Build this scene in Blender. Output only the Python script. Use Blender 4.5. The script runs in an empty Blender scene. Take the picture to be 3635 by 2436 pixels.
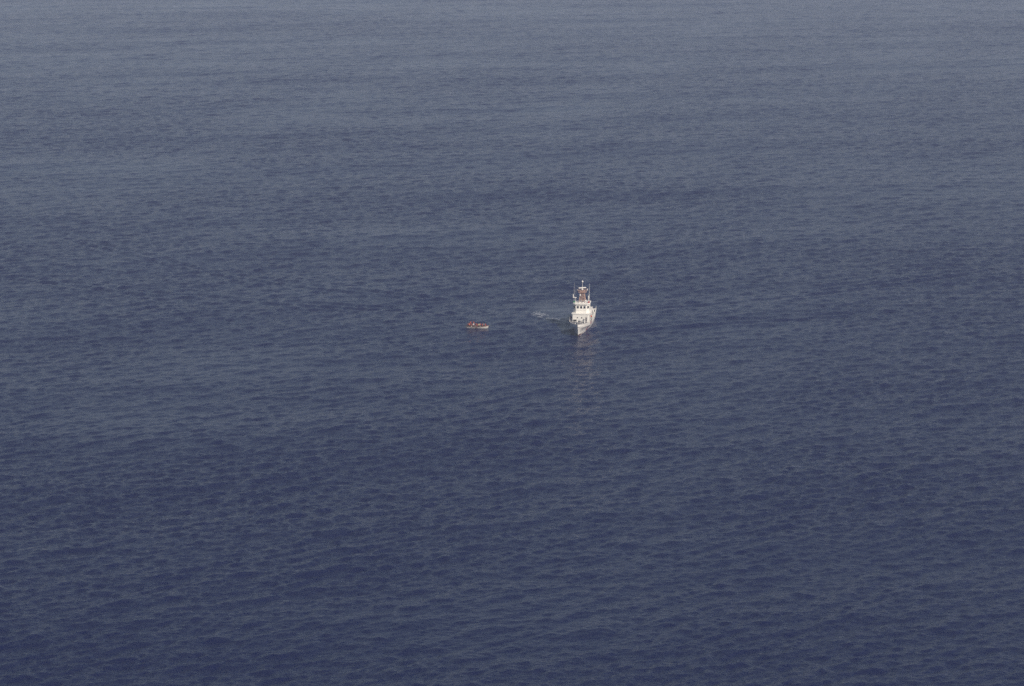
import bpy, bmesh, math, random
import numpy as np
from mathutils import Vector, Matrix

SC = bpy.context.scene
COL = SC.collection
R = math.radians
random.seed(7)
rng = np.random.default_rng(11)

# ------------------------------------------------------------------ camera
# (aerial photograph from a low aircraft, about 780 m off and 150 m up)
CAM_H = 152.9
PITCH = R(11.30)
LENS = 94.1
cam_d = bpy.data.cameras.new('camera')
cam = bpy.data.objects.new('camera', cam_d)
COL.objects.link(cam)
cam.location = (0, 0, CAM_H)
cam.rotation_euler = (math.pi / 2 - PITCH, 0, 0)
cam_d.lens = LENS
cam_d.sensor_width = 36
cam_d.clip_start = 1
cam_d.clip_end = 120000
SC.camera = cam

# ------------------------------------------------------------------ light
SUN_EL = R(37)
SUN_AZ = R(136)          # compass-like: 0 = +Y, 90 = +X
world = bpy.data.worlds.new('World')
SC.world = world
world.use_nodes = True
wn = world.node_tree.nodes
wl = world.node_tree.links
for n in list(wn):
    wn.remove(n)
sky = wn.new('ShaderNodeTexSky')
sky.sky_type = 'NISHITA'
sky.sun_disc = False
sky.sun_elevation = SUN_EL
sky.sun_rotation = SUN_AZ
sky.altitude = 0
sky.air_density = 1.0
sky.dust_density = 0.4
sky.ozone_density = 1.0
bg = wn.new('ShaderNodeBackground')
bg.inputs['Strength'].default_value = 0.05
out = wn.new('ShaderNodeOutputWorld')
wl.new(sky.outputs['Color'], bg.inputs['Color'])
wl.new(bg.outputs['Background'], out.inputs['Surface'])

sd = bpy.data.lights.new('sun', 'SUN')
sd.energy = 5.0
sd.angle = R(0.6)
sd.color = (1.0, 0.89, 0.76)
sun = bpy.data.objects.new('sun', sd)
COL.objects.link(sun)
sdir = Vector((math.sin(SUN_AZ) * math.cos(SUN_EL), math.cos(SUN_AZ) * math.cos(SUN_EL), math.sin(SUN_EL)))
sun.rotation_euler = sdir.to_track_quat('Z', 'Y').to_euler()
sun.location = sdir * 300

SC.view_settings.view_transform = 'Standard'
SC.view_settings.look = 'None'
SC.view_settings.gamma = 1
SC.view_settings.use_curve_mapping = False
SC.view_settings.exposure = -0.10
SC.render.engine = 'CYCLES'
SC.cycles.volume_bounces = 1
SC.cycles.max_bounces = 8
SC.cycles.use_denoising = False      # leave the fine grain of the film

HAZE_DENSITY = 0.00019
HAZE_COLOR = (0.66, 0.755, 1.0)
WATER_BODY = (0.001, 0.005, 0.046)

# ------------------------------------------------------------------ helpers
def pix(px, py, z=0.0):
    """a place on the sea where the photograph (3635 x 2436) shows the pixel"""
    f = LENS / 36 * 3635
    u = (px - 1817.5) / f
    v = (py - 1218) / f
    down = math.sin(PITCH) + v * math.cos(PITCH)
    depth = (CAM_H - z) / down
    return u * depth, depth * (math.cos(PITCH) - v * math.sin(PITCH))


def mat(name, color, rough=0.5, metallic=0.0, grain=0.0, scale=6.0, bump=0.0, tint=None, spec=0.5):
    m = bpy.data.materials.new(name)
    m.use_nodes = True
    nt = m.node_tree
    b = nt.nodes['Principled BSDF']
    b.inputs['Roughness'].default_value = rough
    b.inputs['Metallic'].default_value = metallic
    b.inputs['Specular IOR Level'].default_value = spec
    b.inputs['Base Color'].default_value = (*color, 1)
    if grain > 0:
        tc = nt.nodes.new('ShaderNodeTexCoord')
        nz = nt.nodes.new('ShaderNodeTexNoise')
        nz.inputs['Scale'].default_value = scale
        nz.inputs['Detail'].default_value = 6
        mx = nt.nodes.new('ShaderNodeMix')
        mx.data_type = 'RGBA'
        t = tint if tint else tuple(c * 0.6 for c in color)
        mx.inputs['A'].default_value = (*t, 1)
        mx.inputs['B'].default_value = (*color, 1)
        rp = nt.nodes.new('ShaderNodeMapRange')
        rp.inputs['From Min'].default_value = 0.25
        rp.inputs['From Max'].default_value = 0.25 + 0.45 * max(grain, 0.05) + 0.1
        rp.inputs['To Min'].default_value = 1 - grain
        nt.links.new(tc.outputs['Object'], nz.inputs['Vector'])
        nt.links.new(nz.outputs['Fac'], rp.inputs['Value'])
        nt.links.new(rp.outputs['Result'], mx.inputs['Factor'])
        nt.links.new(mx.outputs['Result'], b.inputs['Base Color'])
        if bump > 0:
            bp = nt.nodes.new('ShaderNodeBump')
            bp.inputs['Strength'].default_value = bump
            bp.inputs['Distance'].default_value = 0.02
            nt.links.new(nz.outputs['Fac'], bp.inputs['Height'])
            nt.links.new(bp.outputs['Normal'], b.inputs['Normal'])
    return m


M_WHITE = mat('white_paint', (0.86, 0.84, 0.79), 0.4, grain=0.14, scale=1.3, tint=(0.70, 0.65, 0.57))
M_HULL = mat('white_hull_paint', (0.82, 0.80, 0.76), 0.35, grain=0.3, scale=0.7, tint=(0.64, 0.60, 0.54))
M_RED = mat('red_stripe_paint', (0.42, 0.03, 0.03), 0.4, grain=0.2, scale=2)
M_BLUE = mat('blue_stripe_paint', (0.02, 0.05, 0.22), 0.4, grain=0.2, scale=2)
M_BOOT = mat('boot_topping_paint', (0.07, 0.018, 0.02), 0.5, grain=0.4, scale=2)
M_DECK = mat('grey_deck_paint', (0.13, 0.13, 0.15), 0.75, grain=0.35, scale=1.5, bump=0.2)
M_GLASS = mat('dark_window_glass', (0.02, 0.022, 0.035), 0.06, spec=0.8)
M_SPAR = mat('buff_mast_paint', (0.50, 0.33, 0.26), 0.5, grain=0.3, scale=3)
M_GREY = mat('grey_metal', (0.25, 0.25, 0.26), 0.45, 0.4, grain=0.3, scale=4)
M_DARK = mat('dark_metal', (0.05, 0.05, 0.055), 0.5, 0.3, grain=0.3, scale=4)
M_ORANGE = mat('orange_lifebuoy', (0.55, 0.07, 0.03), 0.6, grain=0.2, scale=8)
M_VEST = mat('orange_vest_fabric', (0.50, 0.10, 0.045), 0.85, grain=0.3, scale=14)
M_VEST2 = mat('red_vest_fabric', (0.36, 0.05, 0.04), 0.85, grain=0.3, scale=14)
M_WOOD = mat('worn_wood', (0.22, 0.10, 0.06), 0.8, grain=0.5, scale=5, bump=0.3)
M_WOODRED = mat('faded_red_wood_paint', (0.30, 0.085, 0.06), 0.75, grain=0.5, scale=4, bump=0.2)
M_BOATW = mat('chalky_white_boat_paint', (0.62, 0.60, 0.55), 0.65, grain=0.45, scale=2.2, tint=(0.36, 0.31, 0.26), bump=0.2)
M_PATCH = mat('bare_stained_plank', (0.20, 0.14, 0.11), 0.8, grain=0.5, scale=4, bump=0.2)
M_SKIN = mat('brown_skin', (0.17, 0.085, 0.05), 0.55, grain=0.15, scale=10)
M_SKIN2 = mat('tan_skin', (0.36, 0.2, 0.13), 0.55, grain=0.15, scale=10)
M_HAIR = mat('black_hair', (0.012, 0.01, 0.009), 0.6, grain=0.3, scale=30)
M_SHIRTW = mat('white_shirt_fabric', (0.72, 0.71, 0.68), 0.9, grain=0.25, scale=12)
M_SHIRTY = mat('pale_yellow_shirt_fabric', (0.60, 0.52, 0.30), 0.9, grain=0.25, scale=12)
M_SHIRTG = mat('grey_shirt_fabric', (0.38, 0.38, 0.40), 0.9, grain=0.25, scale=12)
M_SHIRTR = mat('rust_shirt_fabric', (0.30, 0.09, 0.06), 0.9, grain=0.3, scale=12)
M_SHIRTP = mat('pink_shirt_fabric', (0.50, 0.20, 0.17), 0.9, grain=0.3, scale=12)
M_NAVY = mat('navy_uniform_fabric', (0.018, 0.024, 0.055), 0.9, grain=0.3, scale=12)
M_TROU = mat('dark_trouser_fabric', (0.04, 0.035, 0.035), 0.9, grain=0.3, scale=12)
M_EYE = mat('eye', (0.02, 0.015, 0.012), 0.2)


class MB:
    """collects simple solids and links them as one mesh object"""
    def __init__(self):
        self.v, self.f, self.mi = [], [], []

    def add(self, verts, faces, mi=0):
        o = len(self.v)
        self.v += [tuple(p) for p in verts]
        self.f += [tuple(i + o for i in q) for q in faces]
        self.mi += [mi] * len(faces)
        return self

    def box(self, x0, x1, y0, y1, z0, z1, mi=0, bev=0.0):
        b = min(bev, (x1 - x0) * .45, (y1 - y0) * .45, (z1 - z0) * .45)
        if b <= 0:
            vs = [(x, y, z) for z in (z0, z1) for y in (y0, y1) for x in (x0, x1)]
            fs = [(0, 2, 3, 1), (4, 5, 7, 6), (0, 1, 5, 4), (2, 6, 7, 3), (0, 4, 6, 2), (1, 3, 7, 5)]
            return self.add(vs, fs, mi)
        bm = bmesh.new()
        bmesh.ops.create_cube(bm, size=1)
        for v in bm.verts:
            v.co = Vector(((x0 + x1) / 2 + v.co.x * (x1 - x0), (y0 + y1) / 2 + v.co.y * (y1 - y0), (z0 + z1) / 2 + v.co.z * (z1 - z0)))
        bmesh.ops.bevel(bm, geom=bm.edges[:], offset=b, segments=1, affect='EDGES')
        bm.verts.index_update()
        self.add([v.co for v in bm.verts], [[v.index for v in f.verts] for f in bm.faces], mi)
        bm.free()
        return self

    def tube(self, pts, r, n=8, mi=0, cap=True):
        pts = [Vector(p) for p in pts]
        rs = r if isinstance(r, (list, tuple)) else [r] * len(pts)
        rings = []
        up = Vector((0, 0, 1))
        for i, p in enumerate(pts):
            t = (pts[min(i + 1, len(pts) - 1)] - pts[max(i - 1, 0)]).normalized()
            a = t.cross(up)
            if a.length < 1e-3:
                a = t.cross(Vector((1, 0, 0)))
            a.normalize()
            b = t.cross(a).normalized()
            rings.append([p + (a * math.cos(k / n * math.tau) + b * math.sin(k / n * math.tau)) * rs[i] for k in range(n)])
        vs = [q for rr in rings for q in rr]
        fs = []
        for i in range(len(pts) - 1):
            for k in range(n):
                k2 = (k + 1) % n
                fs.append((i * n + k, i * n + k2, (i + 1) * n + k2, (i + 1) * n + k))
        if cap:
            fs.append(tuple(range(n))[::-1])
            fs.append(tuple((len(pts) - 1) * n + k for k in range(n)))
        return self.add(vs, fs, mi)

    def lathe(self, c, prof, n=12, mi=0, sx=1.0, sy=1.0):
        vs, fs = [], []
        for r, z in prof:
            for k in range(n):
                a = k / n * math.tau
                vs.append((c[0] + r * sx * math.cos(a), c[1] + r * sy * math.sin(a), c[2] + z))
        m = len(prof)
        for i in range(m - 1):
            for k in range(n):
                k2 = (k + 1) % n
                fs.append((i * n + k, i * n + k2, (i + 1) * n + k2, (i + 1) * n + k))
        fs.append(tuple(range(n))[::-1])
        fs.append(tuple((m - 1) * n + k for k in range(n)))
        return self.add(vs, fs, mi)

    def prism(self, poly, z0, z1, mi=0, top=None):
        """poly: (x, y) outline; top: outline at z1 (same count)"""
        t = top or poly
        n = len(poly)
        vs = [(x, y, z0) for x, y in poly] + [(x, y, z1) for x, y in t]
        fs = [tuple(range(n))[::-1], tuple(range(n, 2 * n))]
        for k in range(n):
            k2 = (k + 1) % n
            fs.append((k, k2, n + k2, n + k))
        return self.add(vs, fs, mi)

    def torus(self, c, R0, r0, axis='y', n=18, m=8, mi=0):
        vs, fs = [], []
        for i in range(n):
            a = i / n * math.tau
            for j in range(m):
                b = j / m * math.tau
                rr = R0 + r0 * math.cos(b)
                p = (rr * math.cos(a), r0 * math.sin(b), rr * math.sin(a))
                if axis == 'z':
                    p = (p[0], p[2], p[1])
                elif axis == 'x':
                    p = (p[1], p[0], p[2])
                vs.append((c[0] + p[0], c[1] + p[1], c[2] + p[2]))
        for i in range(n):
            for j in range(m):
                fs.append((i * m + j, ((i + 1) % n) * m + j, ((i + 1) % n) * m + (j + 1) % m, i * m + (j + 1) % m))
        return self.add(vs, fs, mi)

    def build(self, name, mats, parent=None, smooth=False):
        me = bpy.data.meshes.new(name)
        me.from_pydata(self.v, [], self.f)
        for m in (mats if isinstance(mats, (list, tuple)) else [mats]):
            me.materials.append(m)
        if any(self.mi):
            me.polygons.foreach_set('material_index', self.mi)
        bm = bmesh.new()
        bm.from_mesh(me)
        bmesh.ops.recalc_face_normals(bm, faces=bm.faces)
        bm.to_mesh(me)
        bm.free()
        if smooth:
            me.polygons.foreach_set('use_smooth', [True] * len(me.polygons))
            me.set_sharp_from_angle(angle=R(40))
        me.update()
        o = bpy.data.objects.new(name, me)
        COL.objects.link(o)
        if parent:
            o.parent = parent
        return o


def thing(name, label, cat, loc=(0, 0, 0), rz=0.0, group=None):
    o = bpy.data.objects.new(name, None)
    o.empty_display_size = 0.3
    COL.objects.link(o)
    o.location = loc
    o.rotation_euler = (0, 0, rz)
    o['label'] = label
    o['category'] = cat
    if group:
        o['group'] = group
    return o


# ------------------------------------------------------------------ where the ship and the boat lie
PSI = R(6.0)
SHIP = Vector((*pix(2052, 1194.5), 0.0))
BOAT = Vector((*pix(1695, 1167.5), 0.0))
ca, sa = math.cos(PSI), math.sin(PSI)


def ship_world(x, y, z=0.0):
    return Vector((SHIP.x + x * ca + y * sa, SHIP.y - x * sa + y * ca, z))


# ------------------------------------------------------------------ the sea
waves = []
NW = 150
for i in range(NW):
    lam = 1.15 * (16 / 1.15) ** ((i + rng.random()) / NW)
    k = math.tau / lam
    # main wind sea runs obliquely towards the camera, a crossing sea from the other side
    if rng.random() < 0.74:
        th = R(90 + 37) + rng.normal(0, R(22))
    else:
        th = R(90 - 38) + rng.normal(0, R(30))
    sl = 0.030 * (1.0 if lam < 3 else (3 / lam) ** 0.85) * (0.6 + 0.8 * rng.random())
    waves.append((k * math.cos(th), k * math.sin(th), sl / k, rng.random() * math.tau, lam))
# long low swell under it
for i in range(12):
    lam = 22 * (150 / 22) ** (i / 11)
    k = math.tau / lam
    th = R(90 + 18) + rng.normal(0, R(16))
    waves.append((k * math.cos(th), k * math.sin(th), 0.0075 / k, rng.random() * math.tau, lam))
# patches and streaks where the wind ruffles the water more or less
GUST = []
for i in range(14):
    lam = 60 * (520 / 60) ** (i / 13)
    th = R(118) + rng.normal(0, R(38))
    GUST.append((math.tau / lam * math.cos(th), math.tau / lam * math.sin(th), 0.045 + 0.04 * i / 13, rng.random() * math.tau))

# a low diverging wave that the ship has pushed up on its starboard side
WK = [Vector((*pix(1870, 1124), 0)), Vector((*pix(1945, 1136), 0)), Vector((*pix(2022, 1152), 0))]
CALM = Vector((*pix(1975, 1106), 0))


def seg_dist(x, y, a, b):
    dx, dy = b.x - a.x, b.y - a.y
    t = np.clip(((x - a.x) * dx + (y - a.y) * dy) / (dx * dx + dy * dy), 0, 1)
    qx, qy = x - (a.x + t * dx), y - (a.y + t * dy)
    sgn = np.sign(qx * dy - qy * dx)
    return np.hypot(qx, qy), sgn


def calm_mask(x, y):
    # churned, slicked water off the ship's starboard quarter and close round both hulls
    e = ((x - CALM.x) / 7.5) ** 2 + ((y - CALM.y) / 13.0) ** 2
    return np.exp(-e ** 1.5) * 0.75


# faint old wake lines that run off to both sides far astern
OLD = [[Vector((*pix(*q), 0)) for q in line] for line in (
    ((1600, 1108), (1250, 1092), (900, 1074), (500, 1040), (60, 985)),
    ((1500, 1062), (1100, 1020), (700, 960), (300, 860)),
    ((2180, 1105), (2500, 1082), (2900, 1040), (3500, 960)),
    ((2150, 1180), (2500, 1150), (3000, 1118)))]


def line_dist(x, y, pts):
    best = np.full(x.shape, 1e9, dtype=np.float32)
    sign = np.ones(x.shape, dtype=np.float32)
    for a, b in zip(pts[:-1], pts[1:]):
        d, s = seg_dist(x, y, a, b)
        m = d < best
        best = np.where(m, d, best)
        sign = np.where(m, s, sign)
    return best, sign


def gust_at(x, y):
    g = np.ones_like(x)
    for kx, ky, a, ph in GUST:
        g = g + np.float32(a) * np.sin(np.float32(kx) * x + np.float32(ky) * y + np.float32(ph))
    return np.clip(g, 0.45, 1.6)


def sea_height(x, y, spacing=None):
    x = np.asarray(x, dtype=np.float32)
    y = np.asarray(y, dtype=np.float32)
    h = np.zeros_like(x)
    c = calm_mask(x, y)
    gust = gust_at(x, y)
    for kx, ky, a, ph, lam in waves:
        p = np.float32(kx) * x + np.float32(ky) * y + np.float32(ph)
        w = a * np.sin(p + np.float32(0.45) * np.sin(p))   # steeper on one face
        if lam < 9:
            w = w * (1 - c) * gust
        if spacing is not None:
            w = w * np.clip((lam / spacing - 2.0) / 1.3, 0, 1)
        h += w
    d, s = line_dist(x, y, WK)
    h += 0.16 * np.exp(-(d / 2.2) ** 2) * np.cos(np.clip(d * s, -4, 4) * 1.5)
    for pts in OLD:
        d, s = line_dist(x, y, pts)
        h += 0.20 * np.exp(-(d / 7.0) ** 2) * np.cos(d * s * np.float32(math.tau / 6.0))
    return h


def build_sea():
    r0, r1 = 380.0, 2700.0
    rows = [r0]
    while rows[-1] < r1:
        rows.append(rows[-1] * 1.00105)
    near = list(np.geomspace(6.0, r0 * 0.985, 26))
    far = list(np.geomspace(r1 * 1.03, 42000.0, 34))
    rr = np.array(near + rows + far)
    dense = np.linspace(R(-14.5), R(14.5), 660)
    coarse = np.linspace(R(14.5), math.tau - R(14.5), 60)[1:-1]
    th = np.concatenate([dense, coarse])
    n, m = len(rr), len(th)
    Rg, Tg = np.meshgrid(rr, th, indexing='ij')
    x = (Rg * np.sin(Tg)).astype(np.float32)
    y = (Rg * np.cos(Tg)).astype(np.float32)
    sp_r = np.gradient(rr)[:, None] * np.ones((1, m))
    sp_t = Rg * np.concatenate([np.full(len(dense), dense[1] - dense[0]), np.full(len(coarse), coarse[1] - coarse[0])])[None, :]
    sp = np.maximum(sp_r, sp_t).astype(np.float32)
    z = sea_height(x, y, sp)
    z[:, -1] *= 1
    co = np.stack([x, y, z], -1).reshape(-1, 3)
    co = np.vstack([co, [[0, 0, 0]]]).astype(np.float32)
    i = np.arange(n - 1)[:, None] * m
    j = np.arange(m)[None, :]
    j2 = (j + 1) % m
    quads = np.stack([i + j, i + m + j, i + m + j2, i + j2], -1).reshape(-1, 4)
    cen = n * m
    tris = np.stack([np.full(m, cen), np.arange(m), (np.arange(m) + 1) % m], -1)
    loops = np.concatenate([quads.ravel(), tris.ravel()]).astype(np.int32)
    starts = np.concatenate([np.arange(len(quads)) * 4, len(quads) * 4 + np.arange(len(tris)) * 3]).astype(np.int32)
    me = bpy.data.meshes.new('sea')
    me.vertices.add(len(co))
    me.vertices.foreach_set('co', co.ravel())
    me.loops.add(len(loops))
    me.loops.foreach_set('vertex_index', loops)
    me.polygons.add(len(starts))
    me.polygons.foreach_set('loop_start', starts)
    me.update(calc_edges=True)
    me.polygons.foreach_set('use_smooth', np.ones(len(starts), dtype=bool))
    at = me.attributes.new('calm', 'FLOAT', 'POINT')
    at.data.foreach_set('value', np.concatenate([calm_mask(x, y).ravel(), [0]]).astype(np.float32))
    rp_ = me.attributes.new('ruffle', 'FLOAT', 'POINT')
    rp_.data.foreach_set('value', np.concatenate([(gust_at(x, y) * (1 - 0.8 * calm_mask(x, y))).ravel(), [1]]).astype(np.float32))
    # sea water: dark blue body, sky reflected by the waves and ripples
    m_ = bpy.data.materials.new('sea_water')
    m_.use_nodes = True
    nt = m_.node_tree
    b = nt.nodes['Principled BSDF']
    b.inputs['Base Color'].default_value = (*WATER_BODY, 1)
    b.inputs['IOR'].default_value = 1.333
    b.inputs['Roughness'].default_value = 0.08
    L = nt.links.new
    geo = nt.nodes.new('ShaderNodeNewGeometry')
    at_n = nt.nodes.new('ShaderNodeAttribute')
    at_n.attribute_name = 'calm'
    ru = nt.nodes.new('ShaderNodeAttribute')
    ru.attribute_name = 'ruffle'
    prev = None
    for rot, scl, dist, amp, stren in (((0, 0, R(30)), (0.7, 1.2, 1), 0.85, 0.55, 0.9), ((0, 0, R(-24)), (0.7, 1.2, 1), 2.1, 0.17, 0.8)):
        mp = nt.nodes.new('ShaderNodeMapping')
        mp.inputs['Rotation'].default_value = rot
        mp.inputs['Scale'].default_value = scl
        n1 = nt.nodes.new('ShaderNodeTexNoise')
        n1.inputs['Scale'].default_value = dist
        n1.inputs['Detail'].default_value = 4
        n1.inputs['Roughness'].default_value = 0.6
        n1.inputs['Distortion'].default_value = 0.35
        sub = nt.nodes.new('ShaderNodeMath')
        sub.operation = 'MULTIPLY'
        sub.inputs[1].default_value = stren * 0.6
        bp = nt.nodes.new('ShaderNodeBump')
        bp.inputs['Distance'].default_value = amp
        L(geo.outputs['Position'], mp.inputs['Vector'])
        L(mp.outputs['Vector'], n1.inputs['Vector'])
        L(ru.outputs['Fac'], sub.inputs[0])
        L(sub.outputs[0], bp.inputs['Strength'])
        L(n1.outputs['Fac'], bp.inputs['Height'])
        if prev:
            L(prev.outputs['Normal'], bp.inputs['Normal'])
        prev = bp
    L(prev.outputs['Normal'], b.inputs['Normal'])
    # water full of fine bubbles off the ship's quarter is paler
    mx = nt.nodes.new('ShaderNodeMix')
    mx.data_type = 'RGBA'
    mx.inputs['A'].default_value = (*WATER_BODY, 1)
    mx.inputs['B'].default_value = (0.03, 0.036, 0.07, 1)
    L(at_n.outputs['Fac'], mx.inputs['Factor'])
    L(mx.outputs['Result'], b.inputs['Base Color'])
    me.materials.append(m_)
    o = bpy.data.objects.new('sea', me)
    COL.objects.link(o)
    o['kind'] = 'structure'
    o['label'] = 'dark blue open sea with small wind waves'


build_sea()
_x = np.linspace(-3, 3, 13)
_bx, _by = np.meshgrid(BOAT.x + _x, BOAT.y + np.array([-1.5, 0, 1.5]))
BOAT.z = float(sea_height(_bx, _by, np.full(_bx.shape, 1.2, dtype=np.float32)).mean()) + 0.06
_q = [ship_world(_a, _b) for _a in (-2, 0, 2) for _b in range(0, 31, 3)]
SHIP.z = float(sea_height(np.array([p.x for p in _q]), np.array([p.y for p in _q]), np.full(len(_q), 1.2, dtype=np.float32)).mean())

# ------------------------------------------------------------------ haze: the pale air between the aircraft and the far sea
def build_haze():
    mb = MB().box(-43500, 43500, -43500, 43500, -6.0, CAM_H + 6)
    m = bpy.data.materials.new('pale_sea_haze')
    m.use_nodes = True
    nt = m.node_tree
    for n in list(nt.nodes):
        nt.nodes.remove(n)
    o_ = nt.nodes.new('ShaderNodeOutputMaterial')
    v = nt.nodes.new('ShaderNodeVolumePrincipled')
    v.inputs['Color'].default_value = (*HAZE_COLOR, 1)
    v.inputs['Density'].default_value = HAZE_DENSITY
    v.inputs['Anisotropy'].default_value = 0.0
    nt.links.new(v.outputs['Volume'], o_.inputs['Volume'])
    h = mb.build('haze', m)
    h['kind'] = 'stuff'
    h['label'] = 'pale blue haze over the far sea'
    h.visible_shadow = True


if HAZE_DENSITY > 0:
    build_haze()

# ------------------------------------------------------------------ the patrol cutter
# own axes: origin at the stem on the waterline, +y aft, +x to port, z up
def smooth_curve(keys):
    xs = np.array([k[0] for k in keys], float)
    ys = np.array([k[1] for k in keys], float)
    m = np.zeros(len(xs))
    d = np.diff(ys) / np.diff(xs)
    m[0], m[-1] = d[0], d[-1]
    for i in range(1, len(xs) - 1):
        m[i] = 0 if d[i - 1] * d[i] <= 0 else 2 * d[i - 1] * d[i] / (d[i - 1] + d[i])

    def f(t):
        i = int(np.clip(np.searchsorted(xs, t) - 1, 0, len(xs) - 2))
        h = xs[i + 1] - xs[i]
        u = min(max((t - xs[i]) / h, 0), 1)
        return ((1 + 2 * u) * (1 - u) ** 2 * ys[i] + u * (1 - u) ** 2 * h * m[i]
                + u * u * (3 - 2 * u) * ys[i + 1] + u * u * (u - 1) * h * m[i + 1])
    return f


HL = 31.4
bw_f = smooth_curve([(0, 0.04), (0.06, 0.55), (0.14, 1.15), (0.25, 1.8), (0.4, 2.5), (0.6, 2.9), (0.85, 2.95), (1, 2.8)])
bd_f = smooth_curve([(0, 0.07), (0.03, 0.95), (0.08, 1.75), (0.16, 2.5), (0.27, 3.2), (0.45, 3.42), (0.75, 3.36), (1, 3.1)])
zd_f = smooth_curve([(0, 3.55), (0.15, 3.15), (0.28, 2.75), (0.40, 2.45), (0.55, 2.35), (1, 2.35)])
zk_f = smooth_curve([(0, 2.45), (0.15, 2.1), (0.28, 1.85), (0.40, 1.6), (0.55, 1.45), (1, 1.35)])
deck_f = smooth_curve([(0, 2.85), (0.15, 2.6), (0.28, 2.35), (0.40, 2.05), (0.55, 1.85), (1, 1.75)])


def hull_pt(s, z, side, off=0.0):
    """point on the outer hull: s 0..1 along the length, z height, side +1 port"""
    zd, zk = zd_f(s), zk_f(s)
    y0 = -1.75 * max(z, -0.6) / 3.55
    y = y0 + (HL - y0) * s
    bw, bd = bw_f(s), bd_f(s)
    bk = bd - 0.10 * min(1, s * 6) - 0.03
    if z <= 0:
        hb = bw * (1 + z * 0.25)
    elif z <= zk:
        p = 1.0 + 1.1 * max(0, 1 - s / 0.45)
        hb = bw + (bk - bw) * (z / zk) ** p
    else:
        hb = bk + (bd - bk) * (z - zk) / max(zd - zk, 1e-3)
    return Vector((side * (hb + off), y, z))


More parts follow.
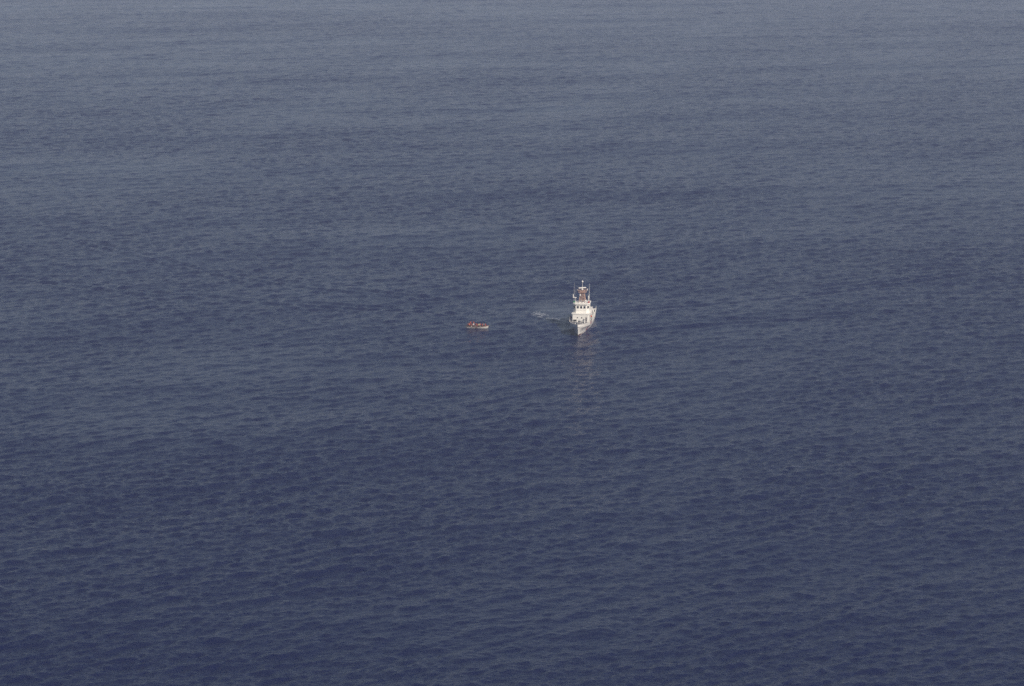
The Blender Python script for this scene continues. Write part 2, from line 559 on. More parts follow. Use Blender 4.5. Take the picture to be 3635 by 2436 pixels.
def build_cutter():
    root = thing('patrol_cutter', 'white patrol cutter with a buff lattice mast, seen bow-on', 'ship', SHIP, -PSI)
    # --- hull shell with bulwark and its inner face
    NS = 46
    ss = [(i / (NS - 1)) ** 1.35 for i in range(NS)]
    mb = MB()
    rows = []
    for s in ss:
        zk, zd = zk_f(s), zd_f(s)
        zs = [-1.1, -0.5, 0.0, 0.22] + [0.22 + (zk - 0.22) * q for q in (0.2, 0.4, 0.6, 0.8, 0.95, 1.0)] + [zk + (zd - zk) * q for q in (0.08, 0.5, 1.0)]
        half = []
        for sd_ in (1, -1):
            pts = [hull_pt(s, z, sd_) for z in zs]
            tip = pts[-1].copy()
            inn = tip.copy()
            th = min(0.12, abs(tip.x) * 0.8)
            inn.x -= sd_ * th
            low = inn.copy()
            low.z = deck_f(s) - 0.05
            half.append(pts + [inn, low])
        rows.append(half[0][::-1] + half[1])     # port inner .. port bottom, starboard bottom .. starboard inner
    w = len(rows[0])
    vs = [p for r_ in rows for p in r_]
    fs = []
    for i in range(NS - 1):
        for k in range(w - 1):
            fs.append((i * w + k, i * w + k + 1, (i + 1) * w + k + 1, (i + 1) * w + k))
    # transom, stem closing
    lo, hi = 2, w - 3
    fs.append(tuple((NS - 1) * w + k for k in range(lo, hi + 1)))
    fs.append(tuple(range(lo, hi + 1))[::-1])
    mb.add(vs, fs)
    hull = mb.build('hull', M_HULL, root, smooth=True)
    # --- boot topping band at the waterline
    bt = MB()
    for sd_ in (1, -1):
        a = [hull_pt(s, -0.35, sd_, 0.012) for s in ss]
        b = [hull_pt(s, 0.20, sd_, 0.012) for s in ss]
        n = len(ss)
        bt.add(a + b, [(i, i + 1, n + i + 1, n + i) for i in range(n - 1)])
    bt.build('boot_topping', M_BOOT, hull, smooth=True)
    # --- slanted stripes on both bows
    for sd_ in (1, -1):
        for name, m_, s0, wd in (('racing_stripe', M_RED, 0.215, 0.046), ('blue_stripe', M_BLUE, 0.270, 0.012)):
            st = MB()
            q = [i / 8 for i in range(9)]
            A, B = [], []
            for t in q:
                z = 0.21 + (zd_f(s0 + .03) - 0.23) * t
                A.append(hull_pt(s0 + 0.05 * t, z, sd_, 0.016))
                B.append(hull_pt(s0 + wd + 0.05 * t, z, sd_, 0.016))
            st.add(A + B, [(i, i + 1, 10 + i, 9 + i) for i in range(8)])
            st.build(name, m_, hull)
        # emblem disc on the red stripe
        dsc = MB()
        ring = [(0, 0)] + [(q * math.cos(k / 16 * math.tau), q * math.sin(k / 16 * math.tau)) for q in (.5, 1.0) for k in range(16)]
        dsc.add([hull_pt(0.2635 + 0.0155 * u, 1.62 + 0.47 * v, sd_, 0.03) for u, v in ring],
                [(0, 1 + k, 1 + (k + 1) % 16) for k in range(16)] + [(1 + k, 17 + k, 17 + (k + 1) % 16, 1 + (k + 1) % 16) for k in range(16)])
        dsc.build('emblem_disc', M_WHITE, hull)
        # anchor pocket
        an = MB()
        p = hull_pt(0.055, 2.0, sd_, 0.03)
        an.tube([p, p + Vector((0, 0.05, -0.55))], 0.05, 6)
        an.tube([p + Vector((0, -0.25, -0.42)), p + Vector((0, 0.05, -0.6)), p + Vector((0, 0.3, -0.42))], 0.05, 6)
        an.build('anchor', M_DARK, hull)
    # --- deck
    dk = MB()
    A, B = [], []
    for s in ss:
        for lst, sd_ in ((A, 1), (B, -1)):
            p = hull_pt(s, zd_f(s), sd_)
            p.x -= sd_ * min(0.11, abs(p.x) * 0.7)
            p.z = deck_f(s)
            lst.append(p)
    n = len(ss)
    dk.add(A + B, [(i, i + 1, n + i + 1, n + i) for i in range(n - 1)])
    deck = dk.build('deck', M_DECK, root)
    # --- lower deckhouse
    DZ = 4.55
    lh = MB()
    zb = 1.75
    poly = [(-2.4, 8.9), (2.4, 8.9), (2.65, 9.25), (2.65, 21.5), (-2.65, 21.5), (-2.65, 9.25)]
    top = [(-2.35, 9.05), (2.35, 9.05), (2.6, 9.4), (2.6, 21.5), (-2.6, 21.5), (-2.6, 9.4)]
    lh.prism(poly, zb, DZ, top=top)
    house = lh.build('deckhouse', M_WHITE, root)
    MB().prism([(-2.5, 8.93), (2.5, 8.93), (2.75, 9.3), (2.75, 21.62), (-2.75, 21.62), (-2.75, 9.3)], DZ + 0.002, DZ + 0.11).build('deckhouse_roof', M_WHITE, house)
    for x in (-0.95, 0.35):
        ph = MB()
        ph.torus((x, 8.985, 3.55), 0.17, 0.035, 'y', 16, 6)
        pf = ph.build('porthole', M_GREY, house, smooth=True)
        MB().lathe((0, 0, 0), [(0.16, 0), (0.16, 0.02)], 14).build('pane', M_GLASS, pf)
        g = pf.children[0]
        g.rotation_euler = (R(90), 0, 0)
        g.location = (x, 9.0, 3.55)
    # dark ventilation openings low on the front of the deckhouse
    for x0, x1 in ((-2.2, -1.1), (-0.6, 0.35), (0.85, 1.95)):
        lf = MB()
        lf.box(x0, x1, 8.82, 8.90, 2.42, 3.08, 0)
        fr = lf.build('vent_frame', M_WHITE, house)
        lv = MB()
        lv.box(x0 + 0.05, x1 - 0.05, 8.805, 8.818, 2.47, 3.03)
        lv.build('louvre_panel', M_DARK, fr)
    # dark doorway and ladder on the port shoulder
    MB().box(2.635, 2.69, 10.2, 11.0, 2.45, 4.25, bev=0.01).build('door', M_GREY, house)
    MB().box(-2.69, -2.635, 10.2, 11.0, 2.45, 4.25, bev=0.01).build('door', M_GREY, house)
    for x in (2.63, -2.63):
        for y in (12.6, 14.2, 15.8, 17.4, 19.0):
            pw = MB().torus((x, y, 3.5), 0.17, 0.035, 'x', 14, 6).build('porthole', M_GREY, house, smooth=True)
            pane = MB().box(x - 0.02, x + 0.02, y - 0.12, y + 0.12, 3.38, 3.62).build('pane', M_GLASS, pw)
    # --- pilothouse: front with three windows, one more on each chamfer
    PB, PT = DZ + 0.115, 7.25
    fr_, ch = 11.0, 0.75
    pl = [(-1.6, fr_), (1.6, fr_), (2.4, fr_ + ch), (2.4, 16.2), (-2.4, 16.2), (-2.4, fr_ + ch)]
    pt = [(-1.6, fr_ + .25), (1.6, fr_ + .25), (2.34, fr_ + .25 + ch), (2.34, 16.2), (-2.34, 16.2), (-2.34, fr_ + .25 + ch)]
    pil = MB().prism(pl, PB, PT, top=pt).build('pilothouse', M_WHITE, root)
    rf = [(-1.85, fr_ - .15), (1.85, fr_ - .15), (2.6, fr_ + ch - .1), (2.6, 16.4), (-2.6, 16.4), (-2.6, fr_ + ch - .1)]
    roof = MB().prism(rf, PT + 0.002, PT + 0.26, top=[(x * .97, y + (.1 if y < 13 else -.05)) for x, y in rf]).build('roof', M_WHITE, pil)

    def wall_window(a, b, z0, z1, inset=0.0):
        """a window on the wall between plan points a and b, raked like the front"""
        a, b = Vector((*a, 0)), Vector((*b, 0))
        t = (b - a).normalized()
        nrm = Vector((t.y, -t.x, 0))
        rake = lambda z: (z - PB) / (PT - PB) * 0.25
        def P(p, z, o):
            q = p + nrm * o
            return Vector((q.x, q.y + (rake(z) if abs(nrm.y) > 0.3 else 0), z))
        f = MB()
        e = 0.06
        outer = [(a, z0), (b, z0), (b, z1), (a, z1)]
        ai, bi = a + t * e, b - t * e
        inner = [(ai, z0 + e), (bi, z0 + e), (bi, z1 - e), (ai, z1 - e)]
        vs = [P(p, z, 0.035) for p, z in outer] + [P(p, z, 0.035) for p, z in inner] + [P(p, z, 0.0) for p, z in outer] + [P(p, z, 0.006) for p, z in inner]
        fs = [(k, (k + 1) % 4, 4 + (k + 1) % 4, 4 + k) for k in range(4)]
        fs += [(k, (k + 1) % 4, 8 + (k + 1) % 4, 8 + k) for k in range(4)]
        fs += [(4 + k, 4 + (k + 1) % 4, 12 + (k + 1) % 4, 12 + k) for k in range(4)]
        f.add(vs, fs)
        w_ = f.build('window', M_WHITE, pil)
        g = MB()
        g.add([P(p, z, 0.012) for p, z in inner], [(0, 1, 2, 3)])
        g.build('pane', M_GLASS, w_)

    z0, z1 = 5.92, 6.78
    for xc in (-1.0, 0.0, 1.0):
        wall_window((xc - 0.37, fr_), (xc + 0.37, fr_), z0, z1)
    wall_window((-2.30, fr_ + .656), (-1.72, fr_ + .1125), z0, z1)
    wall_window((1.72, fr_ + .1125), (2.30, fr_ + .656), z0, z1)
    for y in (12.3, 13.5, 14.7):
        wall_window((2.385, y), (2.385, y + 0.9), z0, z1)
        wall_window((-2.385, y + 0.9), (-2.385, y), z0, z1)
    MB().tube([(-1.5, 10.95, 5.6), (1.5, 10.95, 5.6)], 0.025, 6).build('grab_rail', M_WHITE, pil)
    # running lights on the roof corners (red to port)
    for x, c, nm in ((2.2, M_RED, 'port_light'), (-2.2, mat('green_lamp_glass', (0.02, 0.2, 0.08), 0.2), 'starboard_light')):
        MB().box(x - 0.22, x + 0.22, 12.2, 12.7, PT + 0.26, PT + 0.72, bev=0.04).build(nm, c, pil)
    # fittings on the pilothouse roof
    RZ = PT + 0.26
    s1 = MB().lathe((-1.75, 12.3, RZ), [(0.10, 0), (0.06, 0.1), (0.06, 1.35), (0.14, 1.38), (0.14, 1.45)], 10).build('searchlight', M_WHITE, root, smooth=True)
    MB().tube([(-2.55, 12.2, RZ + 1.55), (-1.5, 12.3, RZ + 1.6)], 0.11, 10).build('lamp_arm', M_WHITE, s1, smooth=True)
    MB().lathe((-2.5, 12.2, RZ + 1.66), [(0.12, 0), (0.15, 0.2), (0.12, 0.8), (0.05, 0.95)], 10).build('lamp_head', M_WHITE, s1, smooth=True)
    MB().lathe((1.2, 12.4, RZ), [(0.08, 0), (0.06, 0.4), (0.24, 0.45), (0.26, 0.7), (0.1, 0.86)], 12).build('satellite_dome', M_WHITE, root, smooth=True)
    MB().lathe((-0.5, 11.9, RZ), [(0.16, 0), (0.16, 0.35), (0.05, 0.4)], 10).build('compass_cover', M_WHITE, root, smooth=True)
    MB().box(0.3, 0.8, 11.8, 12.2, RZ, RZ + 0.3, bev=0.05).build('horn_box', M_WHITE, root)
    # --- lattice mast, buff painted
    MY, MX = 14.0, 0.12
    zb_, zt = RZ, 11.1
    def leg(cx, cy, z):
        t = (z - zb_) / (zt - zb_)
        return Vector((MX + cx * (0.95 - 0.42 * t), MY + cy * (0.85 - 0.4 * t), z))
    cs = [(-1, -1), (1, -1), (1, 1), (-1, 1)]
    mast = MB()
    mast.tube([(MX, MY, zb_ - 0.02), (MX, MY, 12.0)], [0.13, 0.10], 10)
    mast = mast.build('mast', M_SPAR, root, smooth=True)
    for c in cs:
        MB().tube([leg(*c, zb_ - 0.02), leg(*c, zt)], 0.085, 6).build('leg', M_SPAR, mast, smooth=True)
    nr = 8
    for i in range(1, nr + 1):
        z = zb_ + (zt - zb_) * i / nr
        r_ = MB()
        for a, b in zip(cs, cs[1:] + cs[:1]):
            r_.tube([leg(*a, z), leg(*b, z)], 0.05, 6)
        r_.build('rung', M_SPAR, mast)
        if i < nr:
            d_ = MB()
            z2 = zb_ + (zt - zb_) * (i + 1) / nr
            for a, b in zip(cs, cs[1:] + cs[:1]):
                if i % 2:
                    a, b = b, a
                d_.tube([leg(*a, z), leg(*b, z2)], 0.035, 5)
            d_.build('brace', M_SPAR, mast)
    MB().box(MX - 1.15, MX + 1.25, MY - 0.9, MY + 0.9, 10.45, 10.55, bev=0.02).build('platform', M_SPAR, mast)
    rl = MB()
    for x in (MX - 1.1, MX + 1.2):
        for y in (MY - .85, MY + .85):
            rl.tube([(x, y, 10.55), (x, y, 11.3)], 0.03, 6)
    for z in (10.95, 11.3):
        rl.tube([(MX - 1.1, MY - .85, z), (MX + 1.2, MY - .85, z), (MX + 1.2, MY + .85, z), (MX - 1.1, MY + .85, z), (MX - 1.1, MY - .85, z)], 0.025, 6)
    rl.build('platform_rail', M_SPAR, mast)
    MB().tube([(MX - 1.45, MY - .3, 10.95), (MX + 1.55, MY - .3, 11.05)], 0.06, 6).build('yard', M_SPAR, mast)
    for x in (MX - 1.4, MX + 1.5):
        MB().lathe((x, MY - .3, 11.0), [(0.07, 0), (0.12, 0.1), (0.12, 0.45), (0.04, 0.55)], 8).build('yard_lamp', M_WHITE, mast, smooth=True)
    MB().box(MX - 0.75, MX - 0.4, MY - 1.0, MY - 0.65, 9.45, 9.95, bev=0.04).build('mast_floodlight', M_WHITE, mast)
    # radar: turning bar on its pedestal
    rp = MB().lathe((MX, MY - .35, 11.15), [(0.3, 0), (0.3, 0.3), (0.16, 0.35), (0.16, 0.5)], 12).build('radar', M_WHITE, root, smooth=True)
    bar = MB().box(-1.15, 1.15, -0.17, 0.17, 0.0, 0.32, bev=0.08).build('radar_bar', M_WHITE, rp)
    bar.location = (MX, MY - .35, 11.66)
    bar.rotation_euler = (0, R(-3), R(14))
    MB().lathe((MX, MY, 12.0), [(0.07, 0), (0.05, 1.3), (0.09, 1.35), (0.25, 1.5), (0.27, 1.7), (0.18, 1.9), (0.03, 1.97)], 12).build('mast_head_dome', M_WHITE, mast, smooth=True)
    # whip antennas
    for x, y, z_0, h_ in ((-2.3, 13.2, RZ - .1, 6.0), (2.28, 13.4, RZ - .1, 5.9), (1.95, 15.8, RZ - .1, 5.2), (-2.0, 15.9, RZ - .1, 4.2)):
        a_ = MB().tube([(x, y, z_0), (x, y, z_0 + 0.5), (x + 0.02, y, z_0 + h_ * .6), (x + 0.06, y + .05, z_0 + h_)], [0.06, 0.035, 0.028, 0.014], 6).build('whip_antenna', M_WHITE, root, smooth=True)
    MB().lathe((2.05, 12.9, RZ), [(0.12, 0), (0.12, 1.0), (0.19, 1.1), (0.19, 2.0), (0.06, 2.1)], 10).build('antenna_drum', M_WHITE, root, smooth=True)
    # --- exhaust casing behind the mast
    ex = MB().prism([(-1.3, 17.2), (1.3, 17.2), (1.3, 20.4), (-1.3, 20.4)], DZ + .112, 5.9, top=[(-1.15, 17.5), (1.15, 17.5), (1.15, 20.1), (-1.15, 20.1)]).build('exhaust_casing', M_WHITE, root)
    for x in (-0.6, 0.6):
        MB().lathe((x, 18.8, 5.9), [(0.25, 0), (0.25, 0.5), (0.2, 0.5), (0.2, 0.1)], 12).build('exhaust_pipe', M_DARK, ex, smooth=True)
    # --- foredeck: covered gun, windlass, hatch, vent, bitts
    gz = 2.58
    gun = MB().lathe((0.05, 5.0, deck_f(.17)), [(0.75, 0), (0.75, 0.08), (0.42, 0.12), (0.36, 0.75), (0.5, 0.8), (0.45, 0.95)], 14).build('deck_gun', M_GREY, root, smooth=True)
    MB().prism([(-.42, 4.55), (.52, 4.55), (.6, 5.5), (-.5, 5.5)], gz + 0.93, gz + 1.3, top=[(-.3, 4.7), (.4, 4.7), (.45, 5.4), (-.35, 5.4)]).build('gun_cover', M_SHIRTW, gun)
    MB().tube([(0.05, 4.7, gz + 1.12), (0.05, 2.7, gz + 1.22)], [0.07, 0.045], 8).build('barrel', M_GREY, gun, smooth=True)
    wd = MB().tube([(-.55, 1.6, 3.02), (.55, 1.6, 3.02)], 0.24, 12).build('anchor_windlass', M_GREY, root, smooth=True)
    MB().box(-.35, .35, 1.35, 1.85, 2.7, 2.98, bev=.03).build('windlass_bed', M_GREY, wd)
    MB().box(-1.5, -.75, 6.3, 7.1, 2.4, 2.75, bev=.05).build('deck_hatch', M_WHITE, root)
    MB().lathe((1.35, 6.9, 2.4), [(0.22, 0), (0.22, 0.55), (0.34, 0.6), (0.3, 0.78)], 12).build('mushroom_vent', M_WHITE, root, smooth=True)
    for x in (-1.1, 1.1):
        bt_ = MB()
        for y in (2.6, 3.0):
            bt_.lathe((x, y, 2.6), [(0.09, 0), (0.09, 0.42), (0.13, 0.44), (0.13, 0.5)], 8)
        bt_.build('mooring_bitts', M_WHITE, root, smooth=True)
    # --- guard rails along the deck edge
    for sd_ in (1, -1):
        gr = MB()
        pts1, pts2, pts3 = [], [], []
        for i in range(17):
            s = 0.30 + 0.68 * i / 16
            p = hull_pt(s, zd_f(s), sd_)
            p.x -= sd_ * 0.07
            gr.tube([p - Vector((0, 0, .03)), p + Vector((0, 0, 0.98))], 0.025, 5)
            for lst, h_ in ((pts1, 0.35), (pts2, 0.66), (pts3, 0.97)):
                lst.append(p + Vector((0, 0, h_)))
        for lst in (pts1, pts2, pts3):
            gr.tube(lst, 0.018, 5)
        gr.build('guard_rail', M_WHITE, root)
    # bow rail
    gr = MB()
    ring = []
    for s in (0.27, 0.2, 0.14, 0.08, 0.03):
        p = hull_pt(s, zd_f(s), 1)
        ring.append(p - Vector((.06, 0, 0)))
    full = ring + [Vector((0, -1.6, 3.55))] + [Vector((-p.x, p.y, p.z)) for p in reversed(ring)]
    for p in full:
        gr.tube([p - Vector((0, 0, .04)), p + Vector((0, 0, .62))], 0.02, 5)
    gr.tube([p + Vector((0, 0, .6)) for p in full], 0.018, 5)
    gr.build('bow_rail', M_WHITE, root)
    # --- boat davit arching out over the port quarter, stowage block beside it
    dv = MB()
    arc = [(1.5, 21.8, 3.75), (1.9, 21.8, 3.95), (2.35, 21.8, 3.95), (2.7, 21.8, 3.75), (2.92, 21.8, 3.3), (2.98, 21.8, 2.6), (2.98, 21.8, 1.9)]
    dv.tube(arc, 0.15, 8)
    dv = dv.build('boat_davit', M_WHITE, root, smooth=True)
    MB().lathe((1.4, 21.8, 1.82), [(0.28, 0), (0.22, 0.4), (0.2, 2.1), (0.1, 2.2)], 10).build('davit_post', M_WHITE, dv, smooth=True)
    MB().box(-1.6, 1.0, 23.2, 27.6, 1.82, 2.3, bev=.12).build('boat_cradle', M_GREY, root)
    # liferaft canisters, lockers
    for x in (2.72, -2.72):
        MB().tube([(x, 17.2, 2.35), (x, 18.5, 2.35)], 0.3, 12).build('liferaft_canister', M_WHITE, root, smooth=True)
    # lifebuoys
    for x, y, z in ((-2.74, 13.0, 4.0),):
        MB().torus((x, y, z), 0.3, 0.085, 'x', 18, 8).build('lifebuoy', M_ORANGE, root, smooth=True)
    # flagstaff
    MB().tube([(0, 31.0, 1.8), (0, 31.6, 5.0)], 0.035, 6).build('flagstaff', M_WHITE, root)
    return root


cutter = build_cutter()

# ------------------------------------------------------------------ people
def person(label, loc, rz, pose, skin, top, legs, group=None, vest=None, seed=0, lean=0.0, hat=None):
    r = random.Random(seed)
    # skeleton: index -> (co, radius)
    J, E = [], []
    def j(co, rad, parent=None):
        J.append((Vector(co), rad if isinstance(rad, tuple) else (rad, rad)))
        if parent is not None:
            E.append((parent, len(J) - 1))
        return len(J) - 1
    stand = pose.startswith('stand')
    hz = 0.93 if stand else 0.12            # pelvis height over the feet / the seat
    fx = r.uniform(-.05, .05)
    ly = -lean
    pel = j((0, 0, hz), (.15, .11))
    wa = j((0, ly * .3, hz + .17), (.135, .10), pel)
    chst = j((0, ly * .8, hz + .36), (.165, .115), wa)
    sh = j((0, ly, hz + .50), (.12, .09), chst)
    nk = j((0, ly - .01, hz + .575), .052, sh)
    hd0 = j((fx * .3, ly - .03, hz + .645), (.068, .075), nk)
    hd1 = j((fx * .5, ly - .025, hz + .72), (.078, .095), hd0)
    hd2 = j((fx * .5, ly - .015, hz + .79), (.062, .075), hd1)
    limbs = {}
    hands = []
    for sx in (1, -1):
        s_ = j((sx * .185, ly, hz + .47), .06, sh)
        a = r.uniform(.1, .5)
        fwd = r.uniform(.0, .22)
        if pose == 'sit':
            fwd = r.uniform(.10, .24)
        up = pose.endswith('wave') and sx == 1
        if up:
            el = j((sx * .36, ly - .05, hz + .62), .045, s_)
            wr = j((sx * .40, ly - .1, hz + .88), .033, el)
            hn = j((sx * .40, ly - .11, hz + .96), (.036, .022), wr)
        else:
            el = j((sx * (.21 + .08 * a), ly - fwd * .35, hz + .20), .045, s_)
            wr = j((sx * (.20 + .02 * a), ly - fwd * .9 - .08, hz + .02 + fwd * .3), .033, el)
            hn = j((sx * (.19 + .02 * a), ly - fwd - .13, hz - .06 + fwd * .35), (.036, .022), wr)
        hands.append((hn, wr, sx))
        hp = j((sx * .095, 0.0, hz - .06), .095, pel)
        if stand:
            kn = j((sx * .105, -.02, .49), .06, hp)
            an = j((sx * .11, .02, .09), .042, kn)
            ft = j((sx * .12, -.14, .045), (.045, .04), an)
        else:
            kn = j((sx * .12, -.36, hz + .05), .065, hp)
            an = j((sx * .11, -.27, hz - .32), .043, kn)
            ft = j((sx * .12, -.41, hz - .36), (.045, .04), an)
        limbs[sx] = (hp, kn, an, ft)
    me = bpy.data.meshes.new('person_rig')
    me.from_pydata([p for p, _ in J], E, [])
    ob = bpy.data.objects.new('person_rig', me)
    COL.objects.link(ob)
    md = ob.modifiers.new('skin', 'SKIN')
    sv = me.skin_vertices[0].data
    for i, (_, rad) in enumerate(J):
        sv[i].radius = rad
        sv[i].use_root = i == 0
    ob.modifiers.new('sub', 'SUBSURF').levels = 1
    dg = bpy.context.evaluated_depsgraph_get()
    bme = bpy.data.meshes.new_from_object(ob.evaluated_get(dg))
    bpy.data.objects.remove(ob)
    # fingers: five short tapering chains on each hand
    fb = MB()
    for hn, wr, sx in hands:
        p, w0 = J[hn][0], J[wr][0]
        d = (p - w0).normalized()
        side = d.cross(Vector((sx, 0.2, 0))).normalized()
        for k in range(4):
            o_ = side * (k - 1.5) * .02
            ln = (.07, .08, .075, .058)[k]
            b_ = p + o_ + d * .01
            fb.tube([b_, b_ + d * ln * .6, b_ + d * ln - Vector((sx * .02, 0, 0))], [.010, .009, .006], 5)
        b_ = p - d * .03 + side * .035
        fb.tube([b_, b_ + d * .03 + side * .03, b_ + d * .07 + side * .035], [.012, .010, .007], 5)
    # nose
    hc = J[hd1][0]
    fb.tube([hc + Vector((0, -.085, .02)), hc + Vector((0, -.112, -.018)), hc + Vector((0, -.088, -.03))], [.010, .016, .010], 5)
    bmx = bmesh.new()
    bmx.from_mesh(bme)
    vv = [bmx.verts.new(p) for p in fb.v]
    for f in fb.f:
        bmx.faces.new([vv[i] for i in f])
    bmesh.ops.recalc_face_normals(bmx, faces=bmx.faces)
    for f in bmx.faces:
        c = f.calc_center_median()
        best, bd = 0, 1e9
        for i, (p, _) in enumerate(J):
            dd = (p - c).length
            if dd < bd:
                best, bd = i, dd
        if best in (nk, hd0, hd1, hd2) or best in [h[0] for h in hands] or best in [h[1] for h in hands]:
            f.material_index = 0
        elif any(best in limbs[s] for s in limbs) or best == pel:
            f.material_index = 2
        else:
            f.material_index = 1
        f.smooth = True
    for m in (skin, top, legs):
        bme.materials.append(m)
    bmx.to_mesh(bme)
    bmx.free()
    bme.name = 'body'
    root_ = thing('person', label, 'person', loc, rz, group)
    bo = bpy.data.objects.new('body', bme)
    COL.objects.link(bo)
    bo.parent = root_
    # hair or cap
    hcap = J[hd1][0] + Vector((0, .012, .015))
    MB().lathe(hcap, [(.088, -.01), (.094, .03), (.08, .075), (.045, .1), (.01, .108)], 12, sy=1.12).build('cap' if hat else 'hair', hat or M_HAIR, root_, smooth=True)
    for sx in (1, -1):
        MB().lathe((hc.x + sx * .03, hc.y - .087, hc.z + .018), [(.004, -.008), (.011, 0), (.004, .008)], 6).build('eye', M_EYE, root_)
    if vest:
        v = MB()
        ring = [(.185, .02, .2), (.215, .12, .35), (.215, .30, .8), (.20, .42, .95), (.13, .52, 1.0), (.09, .55, 1.0)]
        vs, fs = [], []
        n = 14
        for rx, dz, lf in ring:
            for k in range(n):
                a = k / n * math.tau
                vs.append((rx * math.cos(a), ly * lf + rx * .82 * math.sin(a), hz + dz))
        for i in range(len(ring) - 1):
            for k in range(n):
                k2 = (k + 1) % n
                fs.append((i * n + k, i * n + k2, (i + 1) * n + k2, (i + 1) * n + k))
        v.add(vs, fs)
        v.build('life_vest', vest, root_, smooth=True)
    return root_


# crew on the cutter
def on_ship(x, y):
    s = (y + 0.6) / HL
    p = ship_world(x, y, SHIP.z + deck_f(s))
    return p


person('crew member in red life vest and navy trousers at the starboard rail of the cutter', on_ship(-3.08, 11.2), R(-10), 'stand', M_SKIN2, M_NAVY, M_NAVY, group='crew on the cutter', vest=M_VEST2, seed=3)
person('crew member in navy uniform and cap standing on the foredeck of the cutter', on_ship(1.72, 8.25), R(25), 'stand', M_SKIN2, M_NAVY, M_NAVY, group='crew on the cutter', seed=4, hat=M_NAVY)
person('crew member in bright orange vest on the port side deck of the cutter', on_ship(2.78, 14.5), R(8), 'stand', M_SKIN2, M_NAVY, M_NAVY, group='crew on the cutter', vest=M_VEST, seed=5, hat=M_NAVY)

# ------------------------------------------------------------------ the small open boat, broadside to the camera
def build_boat():
    root = thing('open_boat', 'small open wooden boat with white hull and red top strake, full of people', 'boat', BOAT, R(-3))
    L_ = 6.3
    # own axes: x along the boat (bow +x), y across, z up
    hb = smooth_curve([(0, .62), (.12, .82), (.4, .98), (.65, .92), (.85, .58), (1, .05)])
    sh = smooth_curve([(0, .54), (.3, .48), (.6, .50), (.85, .58), (1, .74)])

    def P(t, q, side, off=0.0):
        zt = sh(t)
        z = -.28 + (zt + .28) * q
        b = hb(t) * (0.55 + 0.45 * q ** .7)
        x = -L_ / 2 + L_ * t + (0.28 * q * (t ** 6)) - 0.06
        return Vector((x, side * (b + off), z))
    N = 26
    ts = [i / (N - 1) for i in range(N)]
    def strake(q0, q1, off, m, name, parent, t0=0.0, t1=1.0, sides=(1, -1)):
        for sd_ in sides:
            mb = MB()
            tt = [t0 + (t1 - t0) * i / (N - 1) for i in range(N)]
            A = [P(t, q0, sd_, off) for t in tt]
            B = [P(t, q1, sd_, off) for t in tt]
            C_ = [P(t, q1, sd_, off - .035) for t in tt]
            D_ = [P(t, q0, sd_, off - .035) for t in tt]
            n = N
            fs = []
            for i in range(n - 1):
                for a, b in ((0, 1), (1, 2), (2, 3), (3, 0)):
                    fs.append((a * n + i, a * n + i + 1, b * n + i + 1, b * n + i))
            fs.append((0, n, 2 * n, 3 * n))
            fs.append((n - 1, 2 * n - 1, 3 * n - 1, 4 * n - 1))
            mb.add(A + B + C_ + D_, fs)
            mb.build(name, m, parent, smooth=False)
    # hull shell
    mb = MB()
    rows = []
    qs = [0, .25, .5, .75, .98]
    for t in ts:
        rows.append([P(t, q, 1) for q in reversed(qs)] + [P(t, q, -1) for q in qs])
    w = len(rows[0])
    fs = [(i * w + k, i * w + k + 1, (i + 1) * w + k + 1, (i + 1) * w + k) for i in range(N - 1) for k in range(w - 1)]
    fs.append(tuple(range(w)))
    mb.add([p for r_ in rows for p in r_], fs)
    hull = mb.build('hull', M_BOATW, root, smooth=True)
    strake(.32, .52, .022, M_BOATW, 'strake', hull)
    strake(.54, .84, .030, M_BOATW, 'strake', hull)
    strake(.86, .99, .034, M_WOODRED, 'top_strake', hull)
    pt = strake(.24, .73, .038, M_PATCH, 'bare_patch', hull, .40, .52, (-1,))
    strake(.985, 1.03, .05, M_WOOD, 'gunwale', hull)
    # floor, thwarts
    fl = MB()
    A = [P(t, .40, 1) for t in ts]
    B = [P(t, .40, -1) for t in ts]
    fl.add(A + B, [(i, i + 1, N + i + 1, N + i) for i in range(N - 1)])
    fl.build('floor_boards', M_WOOD, root)
    for t in (.14, .32, .50, .68, .82):
        p = P(t, .78, 1)
        MB().box(p.x - .13, p.x + .13, -p.y + .02, p.y - .02, .42, .47, bev=.008).build('thwart', M_WOOD, root)
    # outboard bracket and short engine at the stern
    en = MB().box(-L_ / 2 - .42, -L_ / 2 - .08, -.16, .16, .45, .85, bev=.06).build('outboard_motor', M_DARK, root)
    MB().tube([(-L_ / 2 - .22, 0, .5), (-L_ / 2 - .24, 0, -.35)], .06, 8).build('motor_leg', M_DARK, en)
    return root


boat = build_boat()
bz = R(-3)


def in_boat(x, y, z):
    return Vector((BOAT.x + x * math.cos(bz) - y * math.sin(bz), BOAT.y + x * math.sin(bz) + y * math.cos(bz), BOAT.z + z))


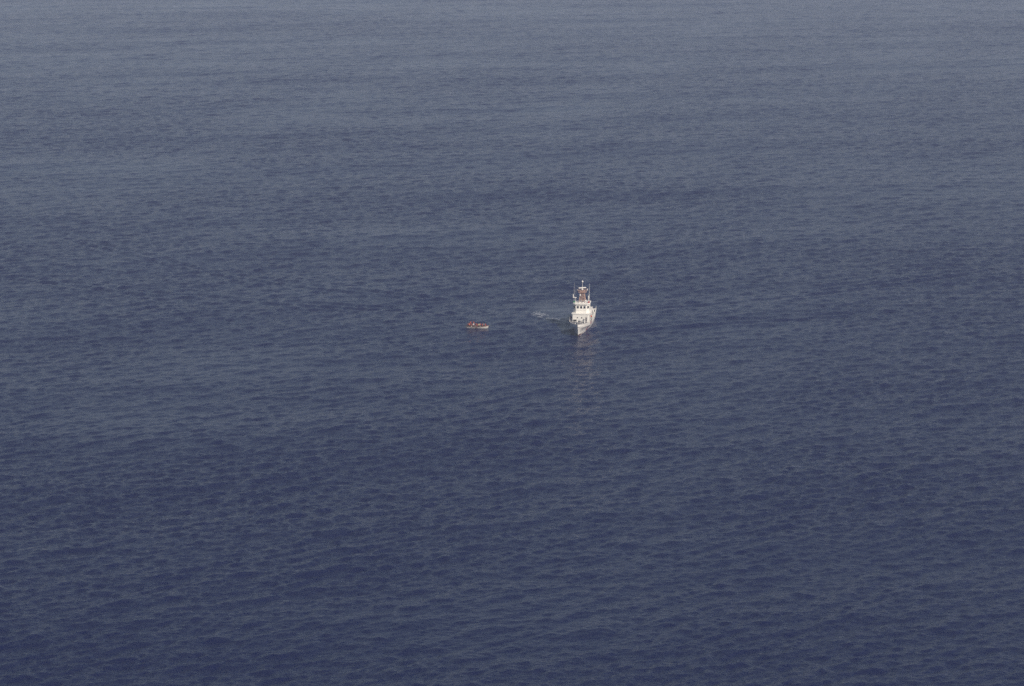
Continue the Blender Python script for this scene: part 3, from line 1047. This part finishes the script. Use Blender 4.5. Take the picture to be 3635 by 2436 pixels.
G = 'people crowded in the open boat'
SEAT = .62
crew = [
    # x, y, z, rz, pose, skin, top, legs, vest, label
    (-2.85, 0.1, SEAT, 70, 'sit', M_SKIN, M_SHIRTR, M_TROU, M_VEST2, 'person in red vest seated closest to the outboard motor of the open boat'),
    (-2.45, -0.22, SEAT, 50, 'sit', M_SKIN, M_SHIRTP, M_TROU, M_VEST, 'person in orange vest and pink sleeves near the stern of the open boat'),
    (-2.15, 0.38, .24, 30, 'stand_wave', M_SKIN, M_SHIRTR, M_TROU, M_VEST2, 'person in red vest standing with one arm raised in the open boat'),
    (-1.70, -0.3, SEAT, -60, 'sit', M_SKIN, M_SHIRTR, M_TROU, M_VEST2, 'person in red vest left of the white shirt in the open boat'),
    (-1.22, -0.18, SEAT + .02, 40, 'sit', M_SKIN, M_SHIRTW, M_TROU, None, 'person in a white shirt without a vest in the open boat'),
    (-1.15, 0.45, .24, -20, 'stand', M_SKIN, M_SHIRTR, M_TROU, M_VEST, 'person in orange vest standing behind the white shirt in the open boat'),
    (-.55, 0.25, SEAT - .05, 75, 'sit', M_SKIN, M_SHIRTP, M_TROU, M_VEST, 'person in orange vest and pink sleeves amidships in the open boat'),
    (-.10, -0.3, SEAT - .05, -80, 'sit', M_SKIN, M_SHIRTR, M_TROU, M_VEST2, 'person in red vest seated low over the bare patch of the open boat'),
    (.42, -0.15, SEAT - .04, 35, 'sit', M_SKIN, M_SHIRTY, M_TROU, None, 'person in a pale yellow shirt in the middle of the open boat'),
    (.95, 0.3, SEAT - .06, -85, 'sit', M_SKIN, M_SHIRTP, M_TROU, M_VEST, 'person in orange vest and pink sleeves right of the yellow shirt in the open boat'),
    (1.45, -0.2, SEAT - .06, 65, 'sit', M_SKIN, M_SHIRTR, M_TROU, M_VEST2, 'person in rust sleeves and red vest two places from the bow'),
    (2.05, 0.12, SEAT + .05, -70, 'sit', M_SKIN, M_SHIRTG, M_TROU, None, 'person in a grey shirt hunched forward near the bow of the open boat'),
    (2.45, 0, SEAT - .02, -88, 'sit', M_SKIN, M_SHIRTR, M_TROU, M_VEST2, 'person in red vest nearest to the bow of the open boat'),
]
for i, (x, y, z, rz, pose, sk, tp, lg, vs_, lb) in enumerate(crew):
    person(lb, in_boat(x, y, z), R(rz) + bz, pose, sk, tp, lg, group=G, vest=vs_, seed=40 + i, lean=.06 if i != 11 else .22)

# ------------------------------------------------------------------ broken foam of the ship's wake
def build_foam():
    r = random.Random(5)
    m = mat('sea_foam', (0.36, 0.40, 0.47), 0.9, grain=0.3, scale=5)
    mb = MB()
    streaks = [((1893, 1119), (1934, 1124), 110, 1.7, .5), ((1930, 1120), (1952, 1121), 14, 1.5, .35),
               ((1946, 1134), (1992, 1143), 80, 1.3, .42), ((1975, 1141), (2018, 1150), 16, .8, .3),
               ((1880, 1115), (1960, 1108), 14, 2.5, .3)]
    pts = []
    for (a, b, n, spread, size) in streaks:
        A, B = Vector(pix(*a)), Vector(pix(*b))
        for _ in range(n):
            t = r.random()
            p = A.lerp(B, t)
            x = p.x + r.gauss(0, spread * .35)
            y = p.y + r.gauss(0, spread)
            pts.append((x, y, size * r.uniform(.25, 1)))
    xs = np.array([p[0] for p in pts])
    ys = np.array([p[1] for p in pts])
    for (x, y, sz) in pts:
        n = r.randint(6, 9)
        ring = []
        an = r.uniform(-.4, .4)
        for k in range(n):
            a = k / n * math.tau
            q = r.uniform(.55, 1.0)
            dx, dy = sz * .62 * q * math.cos(a), sz * .34 * q * math.sin(a)
            ring.append((x + dx * math.cos(an) - dy * math.sin(an), y + dx * math.sin(an) + dy * math.cos(an)))
        hx = np.array([x] + [p[0] for p in ring])
        hy = np.array([y] + [p[1] for p in ring])
        hz = sea_height(hx, hy, np.full_like(hx, 1.15, dtype=np.float32)) + .05
        vs = [(hx[i], hy[i], float(hz[i]) + (.05 if i == 0 else 0)) for i in range(n + 1)]
        mb.add(vs, [(0, 1 + k, 1 + (k + 1) % n) for k in range(n)])
    o = mb.build('wake_foam', m)
    o['kind'] = 'stuff'
    o['label'] = 'thin broken streaks of foam beside the cutter'


build_foam()
